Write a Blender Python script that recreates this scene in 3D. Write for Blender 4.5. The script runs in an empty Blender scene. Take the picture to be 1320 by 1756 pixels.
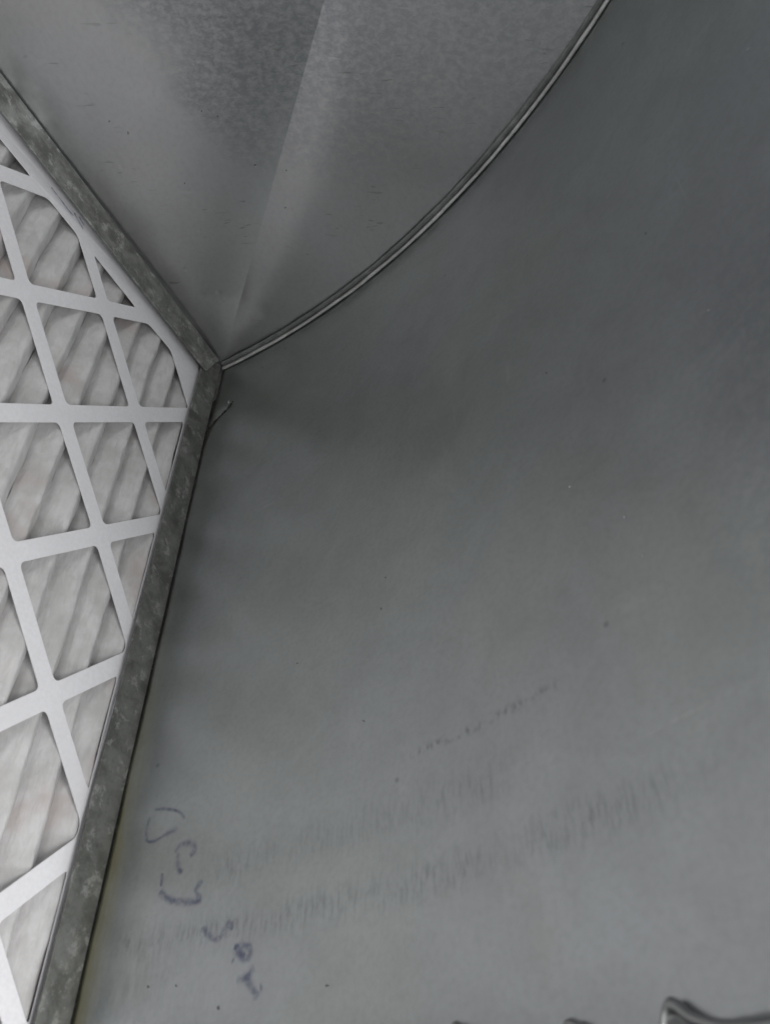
import bpy, bmesh, math, random
from mathutils import Vector, Matrix, noise

# ---------------------------------------------------------------- camera, world, lights, exposure
scn = bpy.context.scene
COL = scn.collection
# duct coordinates: u = up along the filter, v = towards the access opening, w = away from the filter
def P(u, v, w): return Vector((w, -v, u))

cam_d = bpy.data.cameras.new('camera'); cam = bpy.data.objects.new('camera', cam_d); COL.objects.link(cam)
right = P(-0.4173254, -0.0127391, 0.9086678)
up = -P(-0.6035427, 0.7514193, -0.2666555)
back = -P(-0.6793936, -0.6597020, -0.3212750)
m = Matrix((right, up, back)).transposed().to_4x4()
m.translation = P(0.243745, 0.396150, 0.227407)
cam.matrix_world = m
cam_d.sensor_fit = 'VERTICAL'; cam_d.sensor_height = 24.0; cam_d.lens = 19.187
cam_d.clip_start = 0.005; cam_d.clip_end = 50
cam_d.dof.use_dof = True; cam_d.dof.focus_distance = 0.44; cam_d.dof.aperture_fstop = 13
scn.camera = cam

world = bpy.data.worlds.new('World'); scn.world = world; world.use_nodes = True
bg = world.node_tree.nodes['Background']
bg.inputs[0].default_value = (0.75, 0.80, 0.85, 1); bg.inputs[1].default_value = 0.03

def area_light(name, loc, target, sx, sy, power, color):
    d = bpy.data.lights.new(name, 'AREA'); d.shape = 'RECTANGLE'; d.size = sx; d.size_y = sy
    d.energy = power; d.color = color
    o = bpy.data.objects.new(name, d); COL.objects.link(o); o.location = loc
    o.rotation_euler = (target - loc).to_track_quat('-Z', 'Y').to_euler()
    return o
# daylight of the room coming in through the open access side of the duct
TGT = P(.10, .15, .13)
area_light('room_daylight', P(.22, .48, .50), TGT, .22, .22, 1.95, (1.0, 0.99, 0.975))
area_light('room_daylight_low', P(.06, .85, .50), TGT, .26, .26, 2.5, (0.975, 0.99, 1.0))
area_light('room_daylight_high', P(.60, .48, .00), TGT, .16, .16, 1.1, (0.99, 1.0, 0.985))
area_light('riser_fill', P(.68, .20, .38), TGT, .16, .16, 0.75, (0.985, 1.0, 0.985))  # fill lamp added inside the unseen riser, not daylight from the access side

scn.view_settings.view_transform = 'Standard'; scn.view_settings.look = 'None'
scn.view_settings.exposure = 0.0; scn.view_settings.gamma = 1.0
scn.view_settings.use_curve_mapping = False
scn.render.engine = 'CYCLES'
scn.cycles.max_bounces = 7; scn.cycles.diffuse_bounces = 4; scn.cycles.glossy_bounces = 5

# ---------------------------------------------------------------- helpers
def link_mesh(name, verts, faces, mat, parent=None, smooth=False, uvs=None):
    me = bpy.data.meshes.new(name); me.from_pydata([tuple(v) for v in verts], [], faces); me.update()
    if uvs is not None:
        l = me.uv_layers.new(name='surface')
        for lp in me.loops: l.data[lp.index].uv = uvs[lp.vertex_index]
    if smooth:
        for p in me.polygons: p.use_smooth = True
    me.materials.append(mat)
    o = bpy.data.objects.new(name, me); COL.objects.link(o)
    if parent: o.parent = parent
    return o

def thing(name, label, cat, loc=(0, 0, 0)):
    o = bpy.data.objects.new(name, None); o.empty_display_size = 0.05; COL.objects.link(o)
    o.location = loc; o['label'] = label; o['category'] = cat
    return o

def solidify(o, t, offset=-1):
    md = o.modifiers.new('thickness', 'SOLIDIFY'); md.thickness = t; md.offset = offset; return o

def grid_faces(nr, nc):
    return [(r*nc+c, r*nc+c+1, (r+1)*nc+c+1, (r+1)*nc+c) for r in range(nr-1) for c in range(nc-1)]

def fbm(x, y, z=0.0): return noise.fractal(Vector((x, y, z)), 1.0, 2.0, 4)

def catmull(pts, n=8):
    if len(pts) < 3: return [(lerp(pts[0][0], pts[1][0], i/n), lerp(pts[0][1], pts[1][1], i/n)) for i in range(n+1)]
    q = [pts[0]]+pts+[pts[-1]]; out = []
    for i in range(1, len(q)-2):
        for j in range(n):
            t = j/n; r = []
            for c in (0, 1):
                a, b, d, e = q[i-1][c], q[i][c], q[i+1][c], q[i+2][c]
                r.append(.5*(2*b+(d-a)*t+(2*a-5*b+4*d-e)*t*t+(3*b-a-3*d+e)*t**3))
            out.append(tuple(r))
    return out+[pts[-1]]

class NT:
    """small node-tree builder"""
    def __init__(self, name):
        self.mat = bpy.data.materials.new(name); self.mat.use_nodes = True
        self.t = self.mat.node_tree; self.b = self.t.nodes['Principled BSDF']
    def n(self, typ, **kw):
        nd = self.t.nodes.new(typ)
        for k, v in kw.items(): setattr(nd, k, v)
        return nd
    def l(self, a, b): self.t.links.new(a, b)
    def val(self, x, sock):
        if hasattr(x, 'is_output'): self.l(x, sock)
        else: sock.default_value = x
    def math(self, op, a, b=0.0, clamp=False):
        nd = self.n('ShaderNodeMath', operation=op); nd.use_clamp = clamp
        self.val(a, nd.inputs[0]); self.val(b, nd.inputs[1]); return nd.outputs[0]
    def mapr(self, x, a, b, c=0.0, d=1.0):
        nd = self.n('ShaderNodeMapRange'); nd.interpolation_type = 'SMOOTHSTEP'
        self.val(x, nd.inputs[0])
        for i, q in enumerate((a, b, c, d)): nd.inputs[i+1].default_value = q
        return nd.outputs[0]
    def mix(self, f, a, b, blend='MIX'):
        nd = self.n('ShaderNodeMix', data_type='RGBA', blend_type=blend)
        self.val(f, nd.inputs[0]); self.val(a, nd.inputs[6]); self.val(b, nd.inputs[7]); return nd.outputs[2]
    def scaled(self, vec, s, loc=(0, 0, 0)):
        nd = self.n('ShaderNodeMapping'); self.l(vec, nd.inputs[0])
        nd.inputs['Scale'].default_value = s; nd.inputs['Location'].default_value = loc; return nd.outputs[0]
    def noise(self, vec, scale, detail=4.0, rough=0.55, dist=0.0):
        nd = self.n('ShaderNodeTexNoise'); self.l(vec, nd.inputs['Vector'])
        nd.inputs['Scale'].default_value = scale; nd.inputs['Detail'].default_value = detail
        nd.inputs['Roughness'].default_value = rough; nd.inputs['Distortion'].default_value = dist
        return nd.outputs[0]
    def gauss(self, x, c, wdt):
        d = self.math('DIVIDE', self.math('SUBTRACT', x, c), wdt)
        return self.math('POWER', 2.718, self.math('MULTIPLY', self.math('MULTIPLY', d, d), -1.0))
    def bump(self, h, strength, dist, prev=None):
        nd = self.n('ShaderNodeBump'); nd.inputs['Strength'].default_value = strength
        nd.inputs['Distance'].default_value = dist; self.l(h, nd.inputs['Height'])
        if prev is not None: self.l(prev, nd.inputs['Normal'])
        return nd.outputs[0]
    def uv(self): return self.n('ShaderNodeTexCoord').outputs['UV']
    def obj(self): return self.n('ShaderNodeTexCoord').outputs['Object']

def G(x, dr=0, dg=0, db=0): return (x+dr, x+dg, x+db, 1)

# ---------------------------------------------------------------- materials
METAL = 1.0
def galv(name, base=0.42, rough=0.46, grain=1.0):
    """plain dull galvanized sheet: soft cloudy tint, fine grain"""
    k = NT(name); v = k.obj()
    cloud = k.noise(v, 22, 5, 0.6); tint = k.noise(v, 9, 3, 0.5, 0.4); fine = k.noise(v, 420, 3, 0.6)
    c = k.mix(k.mapr(tint, .38, .62), G(base, 0, 0, .004), G(base*.97, -.004, .004, .018))
    c = k.mix(k.mapr(cloud, .3, .7, 0, .55), c, G(base*.84, 0, .004, .004))
    c = k.mix(k.mapr(fine, .35, .7, 0, .22*grain), c, G(base*.7))
    k.l(c, k.b.inputs['Base Color'])
    k.b.inputs['Metallic'].default_value = METAL
    k.l(k.mapr(cloud, .3, .7, rough-.05, rough+.07), k.b.inputs['Roughness'])
    k.l(k.bump(fine, .12*grain, .0006), k.b.inputs['Normal'])
    return k.mat

def mat_heel():
    k = NT('galvanized_heel'); uv = k.uv()
    sep = k.n('ShaderNodeSeparateXYZ'); k.l(uv, sep.inputs[0]); s, v = sep.outputs[0], sep.outputs[1]
    base = 0.51
    cloud = k.noise(uv, 16, 5, 0.6, .3); tint = k.noise(uv, 8, 3, .5, .5); fine = k.noise(uv, 480, 3, .6)
    brushed = k.noise(k.scaled(uv, (700, 45, 1)), 1.0, 3, .6)
    c = k.mix(k.mapr(tint, .36, .6), G(base, -.020, .012, -.004), G(base, -.022, .004, .018))
    warm = k.mapr(k.noise(k.scaled(uv, (1, 1, 1), (3, 7, 0)), 13, 3, .55, .4), .56, .72, 0, .5)
    c = k.mix(warm, c, G(base*.97, .008, .004, -.018))
    c = k.mix(k.mapr(cloud, .3, .72, 0, .35), c, G(base*.82, 0, .004, .004))
    smud = k.noise(k.scaled(uv, (1, 1, 1), (9, 4, 0)), 46, 8, .74, .5)
    c = k.mix(k.mapr(smud, .42, .66, 0, .34), c, G(base*.74, -.006, .004, .004))
    c = k.mix(k.mapr(smud, .44, .30, 0, .22), c, G(base*1.22, -.01, 0, .012))
    scr = k.noise(k.scaled(uv, (300, 11, 1), (1, 8, 0)), 1.0, 2, .5, .6); scr2 = k.noise(k.scaled(uv, (16, 330, 1), (6, 3, 0)), 1.0, 2, .5, .8)
    thin = k.math('MULTIPLY', k.math('MAXIMUM', k.mapr(scr, .70, .76), k.mapr(scr2, .70, .76)), k.mapr(k.noise(k.scaled(uv, (1, 1, 1), (2, 9, 0)), 24, 3), .48, .64))
    c = k.mix(k.math('MULTIPLY', thin, .22), c, G(.72))
    c = k.mix(k.mapr(fine, .4, .7, 0, .24), c, G(base*.7))
    # rubbed marks: rows of short dashes that run round the bend
    dash = k.mapr(k.noise(k.scaled(uv, (640, 120, 1)), 1.0, 4, .75), .46, .62)
    dash2 = k.mapr(k.noise(k.scaled(uv, (380, 170, 1), (5, 2, 0)), 1.0, 2, .6), .46, .62)
    patch = k.mapr(k.noise(k.scaled(uv, (26, 26, 1), (1.3, 4, 0)), 1.0, 2, .5), .40, .62)
    wob = k.math('MULTIPLY', k.math('SUBTRACT', k.noise(k.scaled(uv, (14, 2, 1)), 1.0, 2), .5), .006)
    vw = k.math('ADD', v, wob)
    b1 = k.math('MULTIPLY', k.gauss(vw, .2872, .0013), k.math('MULTIPLY', k.mapr(s, .130, .150), k.mapr(s, .185, .205, 1, 0)))
    b2 = k.math('MULTIPLY', k.gauss(vw, .3035, .0062), k.math('MULTIPLY', k.mapr(s, .035, .065), k.mapr(s, .165, .195, 1, 0)))
    b3 = k.math('MULTIPLY', k.gauss(vw, .3238, .0050), k.math('MULTIPLY', k.mapr(s, .004, .02), k.mapr(s, .20, .25, 1, 0)))
    m2 = k.math('MULTIPLY', k.math('MULTIPLY', k.math('ADD', b2, b3), dash), k.math('ADD', k.math('MULTIPLY', patch, .5), .5))
    marks = k.math('ADD', k.math('MULTIPLY', m2, .42), k.math('MULTIPLY', k.math('MULTIPLY', b1, dash2), .55), clamp=True)
    c = k.mix(marks, c, G(.17, -.005, 0, .02))
    halo = k.math('MULTIPLY', k.math('ADD', b2, b3), .10, clamp=True)
    c = k.mix(halo, c, G(.30, -.01, 0, .025))
    # oxide mottle further round the bend
    zone = k.math('MULTIPLY', k.mapr(k.math('ADD', s, k.math('MULTIPLY', cloud, .06)), .265, .31), k.mapr(k.math('ADD', v, k.math('MULTIPLY', cloud, .08)), .21, .27))
    mott = k.noise(k.scaled(uv, (1, 1, 1)), 230, 5, .7, .5)
    c = k.mix(k.math('MULTIPLY', k.mapr(mott, .40, .60), k.math('MULTIPLY', zone, .45)), c, (.34, .36, .40, 1))
    c = k.mix(k.math('MULTIPLY', k.mapr(mott, .60, .70), k.math('MULTIPLY', zone, .4)), c, (.62, .64, .68, 1))
    # pale worn streaks near the filter end
    wear = k.math('MULTIPLY', k.math('MULTIPLY', k.gauss(v, .336, .012), k.gauss(s, .018, .018)),
                  k.mapr(k.noise(k.scaled(uv, (300, 60, 1), (2, 2, 0)), 1.0, 3, .6), .42, .62))
    c = k.mix(k.math('MULTIPLY', wear, .5), c, G(.62))
    pale = k.math('MULTIPLY', k.gauss(v, .255, .014), k.gauss(s, .016, .012))
    c = k.mix(k.math('MULTIPLY', pale, .35), c, (.50, .52, .56, 1))
    # olive grime along the joint with the filter rack
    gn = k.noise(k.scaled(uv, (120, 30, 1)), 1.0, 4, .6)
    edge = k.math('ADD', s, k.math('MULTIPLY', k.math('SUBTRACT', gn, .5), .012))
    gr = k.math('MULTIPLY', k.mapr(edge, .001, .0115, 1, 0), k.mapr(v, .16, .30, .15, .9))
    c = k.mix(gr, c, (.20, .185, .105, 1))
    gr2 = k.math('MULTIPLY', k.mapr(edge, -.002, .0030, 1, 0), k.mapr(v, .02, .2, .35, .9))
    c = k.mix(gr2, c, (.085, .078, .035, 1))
    # scattered dark pits
    vor = k.n('ShaderNodeTexVoronoi'); k.l(uv, vor.inputs['Vector']); vor.inputs['Scale'].default_value = 60
    vs = k.n('ShaderNodeSeparateColor'); k.l(vor.outputs['Color'], vs.inputs[0])
    pit = k.math('MULTIPLY', k.mapr(vor.outputs['Distance'], .03, .075, 1, 0), k.mapr(vs.outputs[0], .80, .84))
    c = k.mix(k.math('MULTIPLY', pit, .45), c, G(.16))
    k.l(c, k.b.inputs['Base Color'])
    k.l(k.math('SUBTRACT', 1.0, k.math('MULTIPLY', gr, .75)), k.b.inputs['Metallic'])
    r = k.mapr(k.noise(uv, 30, 4, .6), .3, .7, .35, .41)
    k.l(r, k.b.inputs['Roughness'])
    n1 = k.bump(fine, .10, .0006); n2 = k.bump(brushed, .06, .0006, n1)
    k.l(n2, k.b.inputs['Normal'])
    return k.mat

def mat_cheek():
    k = NT('galvanized_cheek'); uv = k.uv()
    sep = k.n('ShaderNodeSeparateXYZ'); k.l(uv, sep.inputs[0]); u, w = sep.outputs[0], sep.outputs[1]
    base = 0.65
    cloud = k.noise(uv, 18, 5, .6, .3); tint = k.noise(uv, 10, 3, .5, .5); fine = k.noise(uv, 380, 4, .65)
    c = k.mix(k.mapr(tint, .38, .62), G(base), G(base, -.010, -.003, .016))
    c = k.mix(k.mapr(cloud, .3, .72, 0, .4), c, G(base*.82, 0, .004, .004))
    al = k.math('SUBTRACT', k.math('MULTIPLY', w, .909), k.math('MULTIPLY', u, .417)); ac = k.math('ADD', k.math('MULTIPLY', u, .909), k.math('MULTIPLY', w, .417))
    cx = k.n('ShaderNodeCombineXYZ'); k.l(ac, cx.inputs[0]); k.l(al, cx.inputs[1]); rv = cx.outputs[0]
    # zone with rough bluish oxide, growing towards the top of the bend
    zone = k.mapr(k.math('ADD', k.math('ADD', u, k.math('MULTIPLY', w, .25)), k.math('MULTIPLY', k.math('SUBTRACT', cloud, .5), .08)), .08, .175)
    zone = k.math('MULTIPLY', zone, k.mapr(k.math('ADD', w, k.math('MULTIPLY', k.math('SUBTRACT', cloud, .5), .05)), .055, .09))
    mott = k.noise(k.scaled(rv, (330, 220, 1), (5, 2, 0)), 1.0, 7, .78, .3)
    oxide = k.math('MULTIPLY', zone, k.mapr(w, .105, .20))
    c = k.mix(k.math('MULTIPLY', k.mapr(mott, .30, .70), k.math('MULTIPLY', zone, .85)), c, k.mix(oxide, (.25, .27, .31, 1), (.36, .38, .42, 1)))
    c = k.mix(k.math('MULTIPLY', k.mapr(mott, .58, .74), k.math('MULTIPLY', zone, .6)), c, G(.72, 0, .01, .03))
    c = k.mix(k.mapr(fine, .4, .7, 0, .22), c, G(base*.7))
    # short scratches across the crease
    sc_ = k.noise(k.scaled(rv, (520, 90, 1), (2, 1, 0)), 1.0, 2, .5, .3)
    near = k.math('MULTIPLY', k.mapr(sc_, .64, .72), k.mapr(k.noise(uv, 28, 2), .48, .62))
    c = k.mix(k.math('MULTIPLY', near, .5), c, G(.22))
    sc2 = k.noise(k.scaled(rv, (560, 110, 1), (7, 3, 0)), 1.0, 2, .5, .3)
    near2 = k.math('MULTIPLY', k.mapr(sc2, .66, .74), k.mapr(k.noise(k.scaled(uv, (1, 1, 1), (3, 1, 0)), 30, 2), .5, .64))
    c = k.mix(k.math('MULTIPLY', near2, .5), c, G(.68))
    vo = k.n('ShaderNodeTexVoronoi'); k.l(uv, vo.inputs['Vector']); vo.inputs['Scale'].default_value = 46
    vc = k.n('ShaderNodeSeparateColor'); k.l(vo.outputs['Color'], vc.inputs[0])
    dent = k.math('MULTIPLY', k.mapr(vo.outputs['Distance'], .0, .10, 1, 0), k.mapr(vc.outputs[0], .66, .70))
    k.l(c, k.b.inputs['Base Color'])
    k.l(k.math('SUBTRACT', 1.0, k.math('MULTIPLY', oxide, .75)), k.b.inputs['Metallic'])
    k.l(k.mapr(cloud, .3, .7, .35, .41), k.b.inputs['Roughness'])
    n1 = k.bump(fine, .10, .0006)
    n2 = k.bump(k.math('MULTIPLY', mott, k.math('ADD', k.math('MULTIPLY', zone, .9), .1)), .22, .0006, n1)
    k.l(k.bump(dent, .16, .0010, k.bump(sc_, .06, .001, n2)), k.b.inputs['Normal'])
    return k.mat

def mat_rack(name, g):
    k = NT(name); v = k.obj()
    a = k.noise(v, 75, 6, .7, .3); b2 = k.noise(k.scaled(v, (1, 1, 1), (3, 3, 3)), 110, 6, .75, .2); f = k.noise(v, 500, 3, .6)
    c = k.mix(k.mapr(a, .36, .64), (.135*g, .138*g, .126*g, 1), (.25*g, .255*g, .24*g, 1))
    c = k.mix(k.mapr(b2, .52, .64, 0, .85), c, (.42*g, .425*g, .405*g, 1))
    c = k.mix(k.mapr(b2, .44, .30, 0, .6), c, (.085*g, .085*g, .078*g, 1))
    k.l(c, k.b.inputs['Base Color']); k.b.inputs['Metallic'].default_value = .35
    k.l(k.mapr(a, .3, .7, .60, .45), k.b.inputs['Roughness'])
    k.l(k.bump(f, .15, .0006, k.bump(a, .15, .002)), k.b.inputs['Normal'])
    return k.mat

def mat_plain(name, col, rough=.8, metal=0.0, bump=0.0, scale=300, var=.12):
    k = NT(name); v = k.obj(); nn = k.noise(v, scale, 4, .6); big = k.noise(v, 25, 4, .6)
    d = tuple(x*(1-var) for x in col)
    c = k.mix(k.mapr(nn, .35, .65), (*col, 1), (*d, 1))
    c = k.mix(k.mapr(big, .35, .7, 0, .5), c, (*[x*(1-var) for x in d], 1))
    k.l(c, k.b.inputs['Base Color']); k.b.inputs['Roughness'].default_value = rough; k.b.inputs['Metallic'].default_value = metal
    if bump: k.l(k.bump(nn, bump, .0006), k.b.inputs['Normal'])
    return k.mat

def mat_media():
    k = NT('filter_fabric'); v = k.obj()
    fib = k.noise(k.scaled(v, (160, 90, 500)), 1.0, 4, .65, .5); blot = k.noise(v, 60, 4, .6); dirt = k.noise(k.scaled(v, (1, 1, 1), (4, 4, 4)), 34, 3, .55)
    c = k.mix(k.mapr(blot, .35, .68), (.64, .63, .632, 1), (.51, .50, .498, 1))
    c = k.mix(k.mapr(fib, .4, .68, 0, .35), c, (.42, .415, .41, 1))
    c = k.mix(k.mapr(dirt, .55, .72, 0, .6), c, (.47, .40, .385, 1))
    k.l(c, k.b.inputs['Base Color']); k.b.inputs['Roughness'].default_value = .95
    k.l(k.bump(fib, .5, .0010, k.bump(blot, .25, .003)), k.b.inputs['Normal'])
    return k.mat

def mat_ink(name, col, cover):
    k = NT(name); v = k.obj(); k.b.inputs['Base Color'].default_value = (*col, 1); k.b.inputs['Roughness'].default_value = .6
    tr = k.n('ShaderNodeBsdfTransparent'); mx = k.n('ShaderNodeMixShader'); out = k.t.nodes['Material Output']
    f = k.mapr(k.noise(v, 500, 4, .7), .32, .62, cover*.35, cover)
    f = k.math('MULTIPLY', f, k.mapr(k.noise(v, 120, 2, .5), .3, .6, .55, 1.0))
    e = k.n('ShaderNodeSeparateXYZ'); k.l(k.uv(), e.inputs[0])          # worn, soft edge of the stroke
    f = k.math('MULTIPLY', f, k.mapr(k.math('ABSOLUTE', k.math('SUBTRACT', e.outputs[0], .5)), .0, .5, 1, 0))
    k.l(f, mx.inputs[0]); k.l(tr.outputs[0], mx.inputs[1]); k.l(k.b.outputs[0], mx.inputs[2]); k.l(mx.outputs[0], out.inputs['Surface'])
    return k.mat

M_HEEL = mat_heel(); M_CHEEK = mat_cheek(); M_GALV = galv('galvanized_sheet'); M_RACK = mat_rack('weathered_zinc', 1.0); M_RACK2 = mat_rack('grimy_zinc', .74)
M_SEAM = mat_plain('bright_folded_seam', (.74, .745, .73), .5, .25, .2, 160, .3); M_GROOVE = mat_plain('seam_zinc', (.27, .28, .275), .6, .35, .2, 200, .3)
M_CARD = mat_plain('white_cardboard', (.83, .82, .85), .75, 0, .08, 600, .06)
M_MEDIA = mat_media()
M_INK = mat_ink('faded_marker_ink', (.07, .08, .19), .45)
M_PEN = mat_ink('blue_pen_ink', (.05, .045, .17), .95)
M_LIP = galv('cut_sheet_metal', .38, .40, .8)
M_TEAR_SHADE = mat_plain('tear_shade_black', (.022, .021, .015), .9)  # near-black colour that stands for the shade inside the tear
M_DARK = mat_plain('dark_grit', (.19, .185, .18), .8); M_CHIP = mat_plain('bright_nick', (.50, .51, .52), .55, .4)

# ---------------------------------------------------------------- the duct elbow
CU, CW, RR = 0.4697, -0.0341, 0.4738                 # axis and radius of the curved heel
T0 = math.asin(-CW/RR)
V_NEAR = 0.3695; S_END = (math.pi/2 - T0)*RR
def heel_uw(s, off=0.0):
    t = T0 + s/RR
    if s > S_END: return CU + (s-S_END), CW + RR - off
    return CU - (RR-off)*math.cos(t), CW + (RR-off)*math.sin(t)
def oil_can(s, v):
    return .0010*fbm(s*5+2, v*4, 1.7)
def heel_pt(s, v, off=0.0):
    off += .0026*math.exp(-max(0, s)/.022)*min(1, max(0, (v-.035)/.04))       # sheet rises to meet the rack
    u, w = heel_uw(s, off + oil_can(s, v)*min(1, max(0, v/.04))*min(1, max(0, (s+.0012)/.03)))
    return P(u, v, w)

elbow = thing('duct_elbow', 'galvanized sheet metal duct elbow with curved back sheet, flat creased side and raised seam', 'air duct', (0, 0, 0))

SLIT = [(0.01256, 0.03961), (0.00988, 0.04364), (0.0063, 0.04716), (0.0025, 0.05155), (0.00015, 0.05666), (-0.0004, 0.06449)]
S_MIN = -0.0012
def slit_s(v):
    for (s0, v0), (s1, v1) in zip(SLIT, SLIT[1:]):
        if v0 <= v <= v1: return s0 + (s1-s0)*(v-v0)/(v1-v0)
    return None
def lerp(a, b, t): return a+(b-a)*t

def front_s(v):                                                  # front edge of the sheet: wide gap in the corner, tight lower down
    return lerp(-.0006, .0006, min(1, max(0, (v-.035)/.05))) + .0002*math.sin(v*90) + .0003*fbm(v*60, 3)
def build_heel():
    vs = [0.0]
    while vs[-1] < V_NEAR - 1e-6:
        v = vs[-1]; vs.append(min(V_NEAR, v + (.0009 if .036 < v < .066 else .004)))
    frac = [((i/170.0)**1.25) for i in range(171)]
    verts, uvs = [], []
    for v in vs:
        a = slit_s(v); s0 = front_s(v)
        if a is not None: s0 = max(a + .0014, s0)
        for f in frac:
            s = lerp(s0, S_END+.25, f); verts.append(heel_pt(s, v)); uvs.append((s, v))
    o = link_mesh('heel_sheet', verts, [f[::-1] for f in grid_faces(len(vs), len(frac))], M_HEEL, elbow, True, uvs)
    assert o.data.polygons[5000].normal.z > 0                    # faces look into the duct, thickness goes outwards
    return solidify(o, .0007, -1)
heel = build_heel()
def build_patch():
    verts, uvs = [], []; n = 44; k = 13
    v0, v1 = SLIT[0][1]-.004, SLIT[-1][1]
    for i in range(n):
        v = lerp(v0, v1, i/(n-1)); t = i/(n-1)
        q = min(1, max(0, (v-.0396)/.006)); a = (slit_s(v) or SLIT[0][0]) + .0035*max(0, q-.45)/.55 - (.002 if v < SLIT[0][1] else 0); b = min(a-.0002, front_s(v) - .0009*min(1, t*2))
        for j in range(k):
            f = j/(k-1); s = lerp(b, a, f)
            verts.append(heel_pt(s, v, lerp(.0002, -.0005 - .0022*f, q))); uvs.append((s, v))
    o = link_mesh('torn_corner', verts, [f[::-1] for f in grid_faces(n, k)], M_HEEL, heel, True, uvs)
    o['label'] = 'torn corner of the curved sheet beside the rack'
    return solidify(o, .0006, -1)
build_patch()

# dark bead laid along the tear as painted shade of the open gap
def shade_bead(pts, rad, name):
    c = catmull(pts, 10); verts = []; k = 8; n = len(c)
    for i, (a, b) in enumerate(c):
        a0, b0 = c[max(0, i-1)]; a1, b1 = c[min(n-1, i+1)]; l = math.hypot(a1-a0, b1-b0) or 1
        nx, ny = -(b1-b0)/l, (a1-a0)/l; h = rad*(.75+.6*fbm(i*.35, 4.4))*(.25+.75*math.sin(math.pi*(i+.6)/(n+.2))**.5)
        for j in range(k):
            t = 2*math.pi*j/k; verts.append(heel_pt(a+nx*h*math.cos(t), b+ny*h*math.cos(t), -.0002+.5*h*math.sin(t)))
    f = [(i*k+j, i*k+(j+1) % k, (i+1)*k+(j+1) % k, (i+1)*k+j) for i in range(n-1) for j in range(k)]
    o = link_mesh(name, verts, f, M_TEAR_SHADE, heel, True); o['label'] = 'dark bead standing for the shade in the torn joint'
shade_bead([(.0138, .0380), (.0128, .0396)] + [(a+.0004, b) for a, b in SLIT[1:5]] + [(.0006, .066), (.0007, .085)], .0015, 'tear_shade')

# flat far side with its cross-break crease (it starts in the corner and runs up at 45 degrees)
CR_AMP, CR_L = 0.0082, 0.026
def cheek_v(u, w):
    q = (w-u)/math.sqrt(2); p = (u+w)/math.sqrt(2)
    amp = CR_AMP*min(1, max(0, p/.045))**1.0*(1 - .75*min(1, max(0, (p-.185)/.06)))
    L = CR_L*(.55+.45*min(1, p/.2))*(1.25 if q < 0 else .85)
    r = .0009*fbm(u*9, w*9, 9.1)*min(1, max(0, p/.06))
    return -amp*math.exp(-abs(q)/L) + r*min(1, abs(q)/.03)
def build_cheek():
    qs = [0, .0006, .0013]
    while qs[-1] < .30: qs.append(qs[-1] + min(.0045, .0007+qs[-1]*.08))
    ps = [i*.003 for i in range(-4, 245)]
    verts, uvs, faces = [], [], []
    for sgn in (-1, 1):
        base = len(verts); ok = []
        for q in qs:
            for p in ps:
                u = (p - sgn*q)/math.sqrt(2) - .0012; w = (p + sgn*q)/math.sqrt(2)
                verts.append(P(u, cheek_v(u+.0012, w) - .0004, w)); uvs.append((u, w))
                du, dw = CU-u, w-CW
                inside = (math.hypot(du, dw) < RR+.003) if u < CU else (w < CW+RR+.003)
                ok.append(inside and w > -.006 and u < CU+.25)
        nc = len(ps)
        for f in grid_faces(len(qs), nc):
            if all(ok[i] for i in f):
                g = tuple(base+i for i in f); faces.append(g if sgn > 0 else g[::-1])
    o = link_mesh('far_side_sheet', verts, faces, M_CHEEK, elbow, True, uvs)
    return o
cheek = build_cheek()

# raised seam between heel and far side: profile (off = distance in from the heel, v)
def sweep(name, prof, s0, s1, n, mat, parent, wob=0.0, sd=0):
    verts = []
    for i in range(n):
        s = lerp(s0, s1, i/(n-1))
        for j, (off, v) in enumerate(prof):
            d = wob*fbm(s*55, j*.05, sd)
            u, w = heel_uw(s, off + d); verts.append(P(u, v + d*.5, w))
    return link_mesh(name, verts, grid_faces(n, len(prof)), mat, parent, True)
seam = sweep('seam_flange', [(.0046, .0000), (.0045, .0010), (.0041, .0015), (.0032, .0016), (.0024, .0014), (.0020, .0007), (.0018, -.0006)], 0.0015, S_END+.24, 260, M_GROOVE, elbow, .0003, 2)
bead = []
for i in range(9):
    a = math.pi*(-.15 + 1.3*i/8); bead.append((.0011 + .0008*math.cos(a), .0019 + .0010*math.sin(a)))
sweep('seam_bead', [(.0019, -.0004)] + bead + [(.0002, .0006)], 0.0005, S_END+.24, 260, M_SEAM, elbow, .00035, 4)

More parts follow.
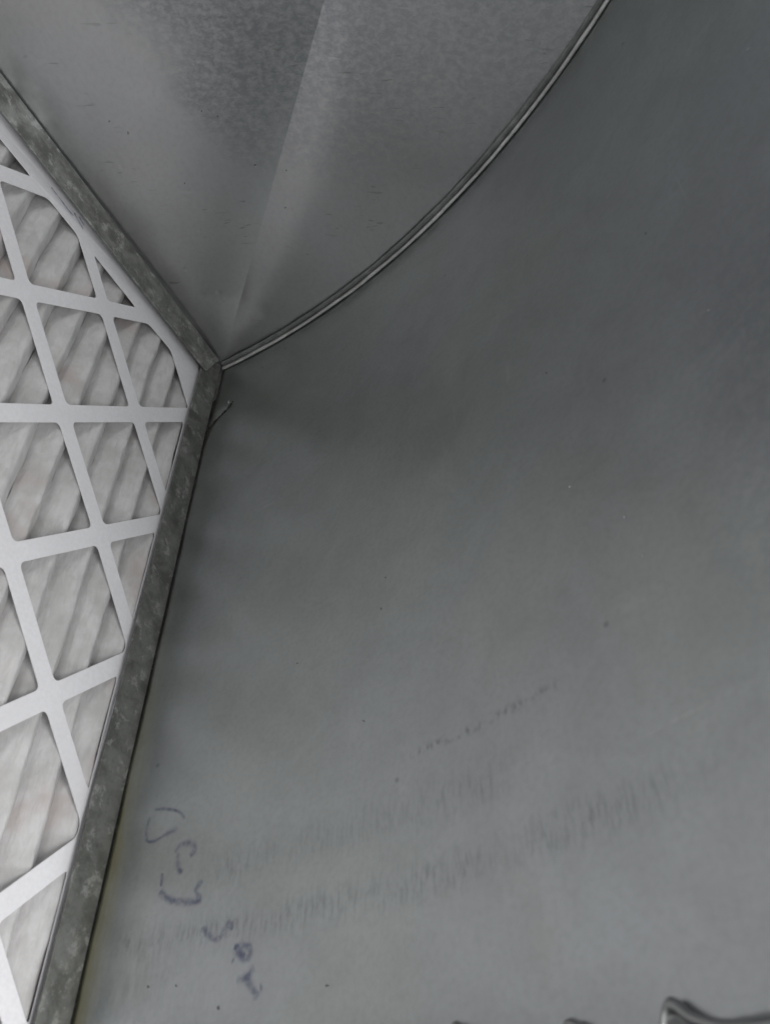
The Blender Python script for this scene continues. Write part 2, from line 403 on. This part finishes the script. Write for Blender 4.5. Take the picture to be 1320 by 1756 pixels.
# near side: what is left of the sheet round the cut access opening; ragged lower lip
LIP = [(.0, .369), (.10, .368), (.140, .369), (.146, .3635), (.150, .3575), (.156, .3625), (.168, .367), (.180, .3632), (.184, .3600), (.190, .3635), (.200, .368), (.206, .3645), (.2093, .3598), (.2135, .3625), (.219, .3646), (.226, .3655), (.233, .3655), (.245, .364), (.27, .366), (.42, .368)]
def build_near():
    c = catmull(LIP, 10); verts = []; k = 11
    for s, ve in c:
        s += .0052; ve += .0018 + .0010*min(1, max(0, (s-.16)/.02)); r_ = .0013 + .0003*fbm(s*60, 2.2); lift = .0006 + .0006*abs(fbm(s*30, 7))
        prof = []
        for j in range(7):
            a = math.pi*(1.15 - 1.0*j/6); prof.append((lift + r_ + r_*math.sin(a), ve + r_ + r_*math.cos(a)))
        prof += [(lift + r_*.9, ve + 2.1*r_), (lift + .0022, ve + 2.6*r_), (.0045, V_NEAR + .004), (-.006, V_NEAR + .0045)]
        for h, v in prof:
            u, w = heel_uw(s, h); verts.append(P(u, v, w))
    o = link_mesh('near_side_lip', verts, grid_faces(len(c), k), M_LIP, elbow, True)
    o['label'] = 'ragged rolled lip of cut sheet metal along the access opening'
    solidify(o, .0005, 0)
    # side strips and top of the opening, outside the view
    y = V_NEAR + .005
    q = [P(.0, y, -.002), P(.45, y, -.002), P(.45, y, .012), P(.0, y, .012)]
    link_mesh('near_side_strip', q, [(0, 1, 2, 3)], M_GALV, elbow)
    q = [P(.47, y, -.03), P(.72, y, -.03), P(.72, y, CW+RR), P(.47, y, CW+RR)]
    link_mesh('near_side_upper', q, [(0, 1, 2, 3)], M_GALV, elbow)
build_near()
# throat side above the filter, going up as the riser
tv = []
for i in range(24):
    t = min(1, i/15)*math.pi/2
    if i <= 15: u, w = .375 + .06*math.sin(t), .06*(1-math.cos(t)) - .0
    else: u, w = .435 + (i-15)/8*.285, .06
    for v in (-.002, V_NEAR+.002): tv.append(P(u, v, w))
link_mesh('throat_sheet', tv, grid_faces(24, 2), M_GALV, elbow, True)

# small nicks and grit on the two sheets
def flecks(name, pts, mat, parent, onheel):
    rng = random.Random(5); verts, faces = [], []
    for (a, b) in pts:
        n = 7; ang = rng.uniform(0, 3.14); l = rng.uniform(.0004, .0008); wd = rng.uniform(.00025, .0004); i0 = len(verts)
        for i in range(n):
            t = 2*math.pi*i/n; x = l*math.cos(t)*rng.uniform(.7, 1.2); y = wd*math.sin(t)*rng.uniform(.7, 1.2)
            da, db = x*math.cos(ang)-y*math.sin(ang), x*math.sin(ang)+y*math.cos(ang)
            verts.append(heel_pt(a+da, b+db, .00025) if onheel else P(a+da, cheek_v(a+da+.0012, b+db)-.0001, b+db))
        c = heel_pt(a, b, .0006) if onheel else P(a, cheek_v(a+.0012, b)+.0002, b)
        verts.append(c); faces += [(i0+i, i0+(i+1) % n, i0+n) for i in range(n)]
    o = link_mesh(name, verts, faces, mat, parent); o['kind'] = 'stuff'
HS = [((0.26158, 0.1559), 0), ((0.08216, 0.23367), 0), ((0.21111, 0.17379), 0), ((0.12734, 0.21505), 0), ((0.11805, 0.26925), 0), ((0.12521, 0.22781), 0), ((0.21197, 0.22793), 1), ((0.22816, 0.2516), 1), ((0.23081, 0.26625), 1), ((0.27075, 0.20933), 1), ((0.31367, 0.1343), 1), ((0.04233, 0.338), 0), ((0.02983, 0.33712), 0), ((0.1066, 0.34518), 0), ((0.06216, 0.34599), 0)]
CS = [((0.11696, 0.18624), 1), ((0.11386, 0.20148), 1), ((0.09668, 0.08238), 0), ((0.08734, 0.09504), 0), ((0.0707, 0.08478), 0), ((0.0688, 0.08821), 1), ((0.10466, 0.04633), 0), ((0.13751, 0.03691), 0), ((0.14567, 0.03226), 0), ((0.13101, 0.0745), 0), ((0.12565, 0.07979), 0), ((0.15243, 0.09376), 1), ((0.1205, 0.20714), 1), ((0.09393, 0.22841), 1)]
flecks('grit', [p for p, k in HS if not k], M_DARK, heel, True); flecks('nicks', [p for p, k in HS if k], M_CHIP, heel, True)
flecks('grit', [p for p, k in CS if not k], M_DARK, cheek, False); flecks('nicks', [p for p, k in CS if k], M_CHIP, cheek, False)

# faded handwriting on the heel: strokes laid on the curved sheet
STROKES = [(0.7, [(0.0175, 0.27673), (0.02313, 0.27729), (0.02984, 0.27962), (0.0333, 0.28281)]), (0.8, [(0.01576, 0.27925), (0.01541, 0.28427), (0.01683, 0.28826), (0.02064, 0.28866), (0.02496, 0.2872)]), (1.2, [(0.02496, 0.2872), (0.02876, 0.28626), (0.03059, 0.28552)]), (1.2, [(0.03154, 0.29487), (0.033, 0.29275), (0.03615, 0.29212), (0.03936, 0.29318), (0.04089, 0.29557), (0.03895, 0.29709)]), (1.2, [(0.03291, 0.29511), (0.0334, 0.29847), (0.03487, 0.30102), (0.03636, 0.30263)]), (0.7, [(0.02688, 0.30113), (0.02745, 0.30579)]), (1.4, [(0.02726, 0.30756), (0.0322, 0.3105), (0.03837, 0.31227), (0.04555, 0.31333), (0.0479, 0.31261)]), (1.1, [(0.0479, 0.31261), (0.0454, 0.31072), (0.04509, 0.30849), (0.04721, 0.30664)]), (1.2, [(0.05054, 0.32177), (0.05356, 0.32441), (0.05702, 0.32646), (0.05986, 0.32566), (0.06061, 0.32337), (0.06285, 0.32249), (0.06417, 0.32467)]), (1.2, [(0.06599, 0.32959), (0.06954, 0.32968), (0.07294, 0.33071), (0.07356, 0.33267), (0.07178, 0.33413), (0.06819, 0.33198), (0.06615, 0.32981)]), (1.0, [(0.06828, 0.33085), (0.07132, 0.33313)]), (1.3, [(0.06584, 0.3335), (0.06667, 0.33386)]), (1.2, [(0.06896, 0.33931), (0.07287, 0.33867), (0.07593, 0.33649)]), (1.3, [(0.07228, 0.3386), (0.07505, 0.34144), (0.07874, 0.345)]), (1.3, [(0.07931, 0.34262), (0.08017, 0.34236)])]
def ribbons(name, strokes, half, mp, mat, parent):
    verts, faces, uvs = [], [], []
    for wd, pts in strokes:
        c = catmull(pts); i0 = len(verts); n = len(c)
        for i, (a, b) in enumerate(c):
            a0, b0 = c[max(0, i-1)]; a1, b1 = c[min(n-1, i+1)]; l = math.hypot(a1-a0, b1-b0) or 1
            nx, ny = -(b1-b0)/l, (a1-a0)/l; h = half*wd*(.85+.3*fbm(i*.3, a*99))*(1 if 0 < i < n-1 else .5)
            for j in range(5):
                e = (j-2)/2.0; verts.append(mp(a+nx*h*e, b+ny*h*e)); uvs.append((j/4.0, i/n))
        faces += [(i0+i*5+j, i0+i*5+j+1, i0+(i+1)*5+j+1, i0+(i+1)*5+j) for i in range(n-1) for j in range(4)]
    return link_mesh(name, verts, faces, mat, parent, False, uvs)
hw = ribbons('handwriting', STROKES, .0017, lambda s, v: heel_pt(s, v, .00022), M_INK, heel)
hw['label'] = 'faded blue marker scribble on the curved sheet'

# ---------------------------------------------------------------- the filter rack
F_U = .372                                                       # height of the filter opening
rack = thing('filter_rack', 'narrow mottled grey zinc rack framing the edges of the white pleated filter', 'filter rack', (0, 0, 0))
def flange(name, poly, w, t, round_r=.0018, mat=None):
    """flat strip (u, v) outline with rounded corners, thickness towards -w"""
    pts = []
    n = len(poly)
    for i in range(n):
        a, b, c = Vector(poly[i-1]), Vector(poly[i]), Vector(poly[(i+1) % n])
        d0, d1 = (a-b).normalized(), (c-b).normalized()
        for j in range(5):
            f = j/4; pts.append(((b+d0*round_r)*(1-f)**2 + b*2*f*(1-f) + (b+d1*round_r)*f*f))
    bm = bmesh.new()
    top = [bm.verts.new(P(p.x, p.y, w)) for p in pts]; bot = [bm.verts.new(P(p.x, p.y, w-t)) for p in pts]
    bm.faces.new(top); bm.faces.new(bot[::-1])
    for i in range(len(pts)): bm.faces.new((top[i-1], top[i], bot[i], bot[i-1]))
    bmesh.ops.recalc_face_normals(bm, faces=bm.faces)
    me = bpy.data.meshes.new(name); bm.to_mesh(me); bm.free(); me.materials.append(mat or M_RACK)
    o = bpy.data.objects.new(name, me); COL.objects.link(o); o.parent = rack
    bv = o.modifiers.new('edge', 'BEVEL'); bv.width = .0003; bv.segments = 2; bv.limit_method = 'ANGLE'
    return o
flange('side_flange', [(.0040, .0012), (.0125, .0208), (F_U, .0208), (F_U, .0012)], .0016, .0010, .0016)
flange('bottom_flange', [(.0000, .0008), (.0000, V_NEAR-.001), (.0155, V_NEAR-.001), (.0155, .0008)], .0000, .0010, .0008, M_RACK2)
flange('near_flange', [(.0006, V_NEAR-.0110), (.0006, V_NEAR-.0014), (F_U, V_NEAR-.0014), (F_U, V_NEAR-.0110)], .0016, .0010, .0016, M_RACK2)
flange('top_flange', [(F_U-.016, .004), (F_U-.016, V_NEAR-.004), (F_U, V_NEAR-.004), (F_U, .004)], .0004, .0009, .0008)
def web(name, q):
    solidify(link_mesh(name, q, [(0, 1, 2, 3)], M_RACK, rack), .0008, 0)
WB = -.034
web('bottom_web', [P(-.024, -.004, .03), P(-.024, V_NEAR+.004, .03), P(-.024, V_NEAR+.004, WB), P(-.024, -.004, WB)])
web('side_web', [P(-.024, -.0022, -.0004), P(F_U, -.0022, -.0004), P(F_U, -.0022, WB), P(-.024, -.0022, WB)])
web('near_web', [P(-.024, V_NEAR+.0012, -.0004), P(F_U, V_NEAR+.0012, -.0004), P(F_U, V_NEAR+.0012, WB), P(-.024, V_NEAR+.0012, WB)])
web('top_web', [P(F_U+.001, 0, .002), P(F_U+.001, V_NEAR, .002), P(F_U+.001, V_NEAR, WB), P(F_U+.001, 0, WB)])

# ---------------------------------------------------------------- the pleated filter
FW = -.0040                                                      # front face of the cardboard
filt = thing('air_filter', 'white pleated air filter with diagonal cardboard grille, held in the zinc rack', 'air filter', (0, 0, 0))
U0, U1, V0, V1 = .0010, .368, .0015, .366                        # outline of the filter
HU0, HU1, HV0, HV1 = .0143, .354, .0281, .357                    # inside of its border
OH, OS, DH, DS, BW = -.0800, .0970, .0556, .0546, .0080         # diagonal bars
def clip(poly, a, b, c):                                         # keep a*u+b*v <= c
    out = []
    for i in range(len(poly)):
        p, q = poly[i-1], poly[i]; dp, dq = a*p[0]+b*p[1]-c, a*q[0]+b*q[1]-c
        if (dp <= 0) != (dq <= 0):
            t = dp/(dp-dq); out.append((p[0]+(q[0]-p[0])*t, p[1]+(q[1]-p[1])*t))
        if dq <= 0: out.append(q)
    return out
def rounded(poly, r):
    pts = []; n = len(poly)
    for i in range(n):
        a, b, c = Vector(poly[i-1]), Vector(poly[i]), Vector(poly[(i+1) % n])
        l0, l1 = (a-b).length, (c-b).length; rr = min(r, l0*.45, l1*.45)
        d0, d1 = (a-b)/l0, (c-b)/l1
        for j in range(6):
            f = j/5; pts.append((b+d0*rr)*(1-f)**2 + b*2*f*(1-f) + (b+d1*rr)*f*f)
    return pts
S2 = math.sqrt(2)
def lattice_uv(ch, cs): return ((cs-ch)/S2, (cs+ch)/S2)          # ch=(v-u)/sqrt2, cs=(v+u)/sqrt2
def build_grille():
    cu = bpy.data.curves.new('grille_outline', 'CURVE'); cu.dimensions = '2D'; cu.fill_mode = 'BOTH'
    def spl(pts):
        sp = cu.splines.new('POLY'); sp.points.add(len(pts)-1); sp.use_cyclic_u = True
        for p, q in zip(sp.points, pts): p.co = (q[0], q[1], 0, 1)
    spl(rounded([(U0, V0), (U1, V0), (U1, V1), (U0, V1)], .001))
    for h in range(-6, 10):
        for s in range(-4, 12):
            c0, c1 = OH+h*DH+BW/2, OH+(h+1)*DH-BW/2; d0, d1 = OS+s*DS+BW/2, OS+(s+1)*DS-BW/2
            poly = [lattice_uv(c0, d0), lattice_uv(c1, d0), lattice_uv(c1, d1), lattice_uv(c0, d1)]
            for a, b, c in ((-1, 0, -HU0), (1, 0, HU1), (0, -1, -HV0), (0, 1, HV1)):
                poly = clip(poly, a, b, c)
                if len(poly) < 3: break
            if len(poly) < 3: continue
            clean = [p for i, p in enumerate(poly) if math.dist(p, poly[i-1]) > .0008]
            if len(clean) < 3: continue
            ar = abs(sum(clean[i-1][0]*clean[i][1]-clean[i][0]*clean[i-1][1] for i in range(len(clean))))/2
            if ar < .00013: continue
            spl(rounded(clean, .0030))
    cu.extrude = .00022
    co = bpy.data.objects.new('grille_outline', cu); COL.objects.link(co)
    dg = bpy.context.evaluated_depsgraph_get(); me = bpy.data.meshes.new_from_object(co.evaluated_get(dg))
    bpy.data.objects.remove(co)
    for v in me.vertices:
        u, vv = v.co.x, v.co.y
        bow = .0006*fbm(u*14, vv*14, 3)
        v.co = P(u, vv, FW + v.co.z + bow)
    bm = bmesh.new(); bm.from_mesh(me); bmesh.ops.recalc_face_normals(bm, faces=bm.faces); bm.to_mesh(me); bm.free()
    me.materials.clear(); me.materials.append(M_CARD); me.name = 'grille'
    o = bpy.data.objects.new('grille', me); COL.objects.link(o); o.parent = filt
    return o
grille = build_grille()
# cardboard side walls
def cwall(q): solidify(link_mesh('frame_side', q, [(0, 1, 2, 3)], M_CARD, filt), .0008, 0)
WF, WK = FW-.0006, -.030
cwall([P(U0+.004, V0, WF), P(U0+.004, V1, WF), P(U0+.004, V1, WK), P(U0+.004, V0, WK)])
cwall([P(U1-.002, V0, WF), P(U1-.002, V1, WF), P(U1-.002, V1, WK), P(U1-.002, V0, WK)])
cwall([P(U0, V0+.006, WF), P(U1, V0+.006, WF), P(U1, V0+.006, WK), P(U0, V0+.006, WK)])
cwall([P(U0, V1-.001, WF), P(U1, V1-.001, WF), P(U1, V1-.001, WK), P(U0, V1-.001, WK)])
link_mesh('frame_back', [P(U0, V0, WK-.001), P(U1, V0, WK-.001), P(U1, V1, WK-.001), P(U0, V1, WK-.001)], [(0, 1, 2, 3)], M_CARD, filt)
# pleats: one folded strip each, ridge under the grille
PIT, R0, DEP = .01633, .0307, .0085
def build_pleats():
    media = link_mesh('pleated_media', [P(U0+.003, V0+.008, WK+.002), P(U1-.004, V0+.008, WK+.002), P(U1-.004, V1-.003, WK+.002), P(U0+.003, V1-.003, WK+.002)], [(0, 1, 2, 3)], M_MEDIA, filt)
    vs = [lerp(V0+.0075, V1-.003, i/90) for i in range(91)]
    for k in range(-1, 20):
        rc = R0 + k*PIT; verts = []; prof = [-1, -.86, -.6, -.35, -.16, -.06, 0, .06, .16, .35, .6, .86, 1]
        for v in vs:
            for f in prof:
                a = abs(f); kk = k + (0 if f < 0 else 1)
                rw = .0007*fbm(v*26, k*3.7, 1.1); vw = .0010*fbm(v*22, kk*5.3+40, 2.2)
                h = (1-a)**.92 if a > .06 else .955 - a*.15
                u = rc + f*PIT/2 + rw*(1-a) + vw*a + .0011*(1-a)*a*4*(1 if f > 0 else -.6)
                w = FW - .0007 - .0006*fbm(v*30, k, 7) - DEP*(1-h) - .0006*fbm(v*60, f*2, k*1.7)
                verts.append(P(max(U0+.005, u), v, w))
        link_mesh('pleat', verts, grid_faces(len(vs), len(prof)), M_MEDIA, media, True)
build_pleats()
INK = [[(0.13768, 0.02175), (0.13192, 0.02189), (0.12683, 0.02221), (0.12178, 0.02219)], [(0.12193, 0.01963), (0.11876, 0.02115), (0.11584, 0.022), (0.11411, 0.02311)], [(0.11903, 0.01822), (0.1145, 0.01983)]]
pm = ribbons('pen_mark', [(1.0 if i else .7, p) for i, p in enumerate(INK)], .0009, lambda u, v: P(u, v, FW+.0013), M_PEN, grille)
pm['label'] = 'dark blue pen mark on the cardboard border'
bpy.context.view_layer.update()
